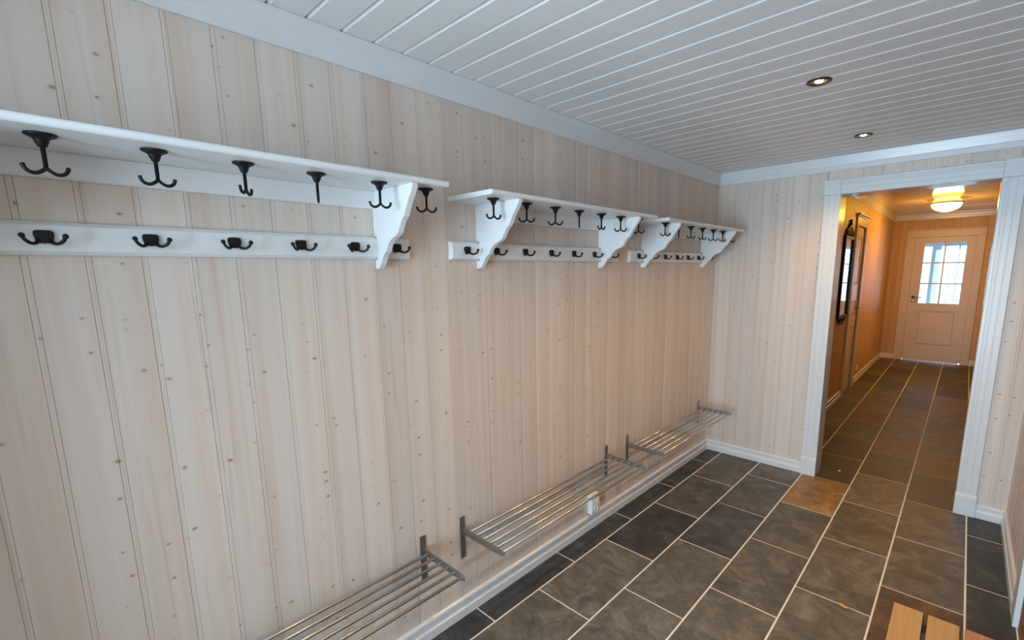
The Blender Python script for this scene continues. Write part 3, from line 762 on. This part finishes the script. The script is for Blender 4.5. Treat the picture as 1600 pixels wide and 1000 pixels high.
# ------------------------------------------------------------------ mirror in the hall
mi = thing('wall_mirror', 'tall black iron framed mirror with an ornate crest in the hall', 'mirror', (HX, 6.35, 1.04))
a, b, hm = -0.255, 0.255, 0.93
MB().box(0.001, 0.010, a+0.02, b-0.02, 0.02, hm-0.02).build('mirror_glass', MIRROR, mi)
f = MB()
f.box(0.0006, 0.026, a, a+0.034, 0, hm).box(0.0006, 0.026, b-0.034, b, 0, hm).box(0.0006, 0.026, a+0.034, b-0.034, 0, 0.034).box(0.0006, 0.026, a+0.034, b-0.034, hm-0.034, hm)
f.build('frame', IRON, mi, bevel=0.004)
cr = MB()
for s in (-1, 1):
    cr.tube(smoothpath([(0.014, s*0.20, hm), (0.014, s*0.19, hm+0.05), (0.014, s*0.13, hm+0.075), (0.014, s*0.08, hm+0.05), (0.014, s*0.10, hm+0.02)]), 0.011)
    cr.tube(smoothpath([(0.014, s*0.12, hm), (0.014, s*0.10, hm+0.07), (0.014, s*0.05, hm+0.105), (0.014, 0.0, hm+0.115)]), 0.012)
    cr.tube(smoothpath([(0.014, s*0.05, hm), (0.014, s*0.045, hm+0.05), (0.014, 0.0, hm+0.10)]), 0.010)
cr.tube([(0.014, 0, hm), (0.014, 0, hm+0.12)], 0.011)
cr.ball((0.014, 0, hm+0.135), 0.026, sc=(0.7, 1, 1)).ball((0.014, 0, hm+0.172), 0.016)
cr.build('crest', IRON, mi)
bt = MB()
for s in (-1, 1):
    bt.tube(smoothpath([(0.014, s*0.17, 0.0), (0.014, s*0.15, -0.035), (0.014, s*0.09, -0.045), (0.014, s*0.06, -0.02)]), 0.012)
    bt.tube(smoothpath([(0.014, s*0.09, 0.0), (0.014, s*0.05, -0.05), (0.014, 0.0, -0.062)]), 0.012)
bt.ball((0.014, 0, -0.055), 0.020)
bt.build('foot_ornament', IRON, mi)

# ------------------------------------------------------------------ slatted mat, leaf, crumb
mat_ = thing('slatted_mat', 'wooden slatted floor mat in front of the brown door', 'floor mat', (1.70, 2.20, 0))
for i, xx in enumerate((1.512, 1.638, 1.765)):
    MB().box(xx-1.70, xx+0.109-1.70, -0.55, 0.4305, 0.0085, 0.0200).build('slat', REDPLANK if i == 2 else PLANK, mat_, bevel=0.0015)
for yy in (-0.45, -0.06, 0.33):
    MB().box(1.52-1.70, 1.866-1.70, yy-0.02, yy+0.02, 0.0008, 0.0083).build('batten', DARK, mat_)
lf = MB()
lv = smoothpath([(-0.024, 0, 0.0015), (-0.012, 0.009, 0.003), (0.006, 0.011, 0.004), (0.026, 0.0, 0.0045), (0.006, -0.009, 0.003), (-0.012, -0.008, 0.0015)], 2)
n_ = len(lv)
lf.add([(p[0], p[1], p[2]) for p in lv] + [(p[0], p[1], p[2]-0.0008) for p in lv], [tuple(range(n_)), tuple(range(2*n_-1, n_-1, -1))] + [(i, (i+1) % n_, n_+(i+1) % n_, n_+i) for i in range(n_)])
leaf_o = lf.build('fallen_leaf', simple('dry_leaf', (0.62, 0.36, 0.10), 0.6), None, (1.329, 2.458, 0.001), rot=(0, 0, math.radians(-35)))
tag(leaf_o, 'small dry yellow leaf lying on the tiles near the slatted mat', 'leaf')
cb = MB().ball((0, 0, 0), 0.0075, 7, 5, (1.2, 0.9, 0.7)).build('paint_crumb', PLASTIC, None, (1.009, 4.205, 0.0055))
tag(cb, 'tiny white crumb on the dark tile just inside the opening', 'crumb')

# ------------------------------------------------------------------ outside the far door
gr = MB().box(-30, 32, HY1+0.25, 24.0, -0.5, -0.15).build('snow_ground', SNOW)
tag(gr, 'snow covered ground outside the glazed door', 'snow', kind='structure')
pf = thing('porch_frame', 'grey painted porch frame outside the glazed door', 'porch', (1.25, 12.0, -0.15))
MB().box(-0.218, -0.085, -0.06, 0.06, 0, 2.16).build('post', GREYP, pf)
MB().box(0.163, 0.190, -0.03, 0.03, 0, 2.16).build('post', GREYP, pf)
MB().box(-1.40, -1.27, -0.06, 0.06, 0, 2.16).build('post', GREYP, pf)
MB().box(1.30, 1.43, -0.06, 0.06, 0, 2.16).build('post', GREYP, pf)
MB().box(-1.45, 1.48, -0.07, 0.07, 2.16, 2.42).build('header_beam', GREYP, pf)
MB().box(-1.55, 1.58, -1.55, 0.25, 2.42, 2.50).build('added_roof', GREYP, pf)  # unseen cover over the porch, added to cut sky light into the hall
for xa, xb in ((-1.27, -0.218), (-0.085, 0.163), (0.190, 1.30)):
    MB().box(xa, xb, -0.006, 0.006, 0.0, 2.16).build('porch_pane', DIMGLASS, pf)
hs = MB().prism([(24.0, -0.5), (24.0, -0.14), (30.0, 0.6), (38.0, 3.0), (50.0, 8.0), (58.0, 10.0), (58.0, -0.5)], 'x', -40, 42)
hs.v = [(p[0], p[1], p[2]) for p in hs.v]
hs = hs.build('added_snow_hill', SNOW)  # added backdrop, dimmer than the open sky behind the far door panes
tag(hs, 'snow covered hillside added to cover the bright sky behind the far door panes', 'hill', kind='structure')
tr = thing('spruce_tree', 'frosted young spruce tree seen through the door panes', 'tree', (1.36, 17.0, -0.15))
MB().tube([(0, 0, 0), (0, 0, 2.4)], [0.05, 0.01]).build('trunk', BARK, tr)
rr = random.Random(5)
for i in range(9):
    z = 0.35 + i*0.22; r_ = 0.62*(1-i/10.0)
    bz = MB()
    for k in range(9):
        t = k*2*math.pi/9 + i*0.4 + rr.uniform(-0.1, 0.1)
        bz.tube([(0, 0, z+0.05), (0.5*r_*math.cos(t), 0.5*r_*math.sin(t), z+0.02), (r_*math.cos(t), r_*math.sin(t), z-0.10)], [0.02, 0.045, 0.008], 6)
    bz.build('branch_whorl', NEEDLE, tr)
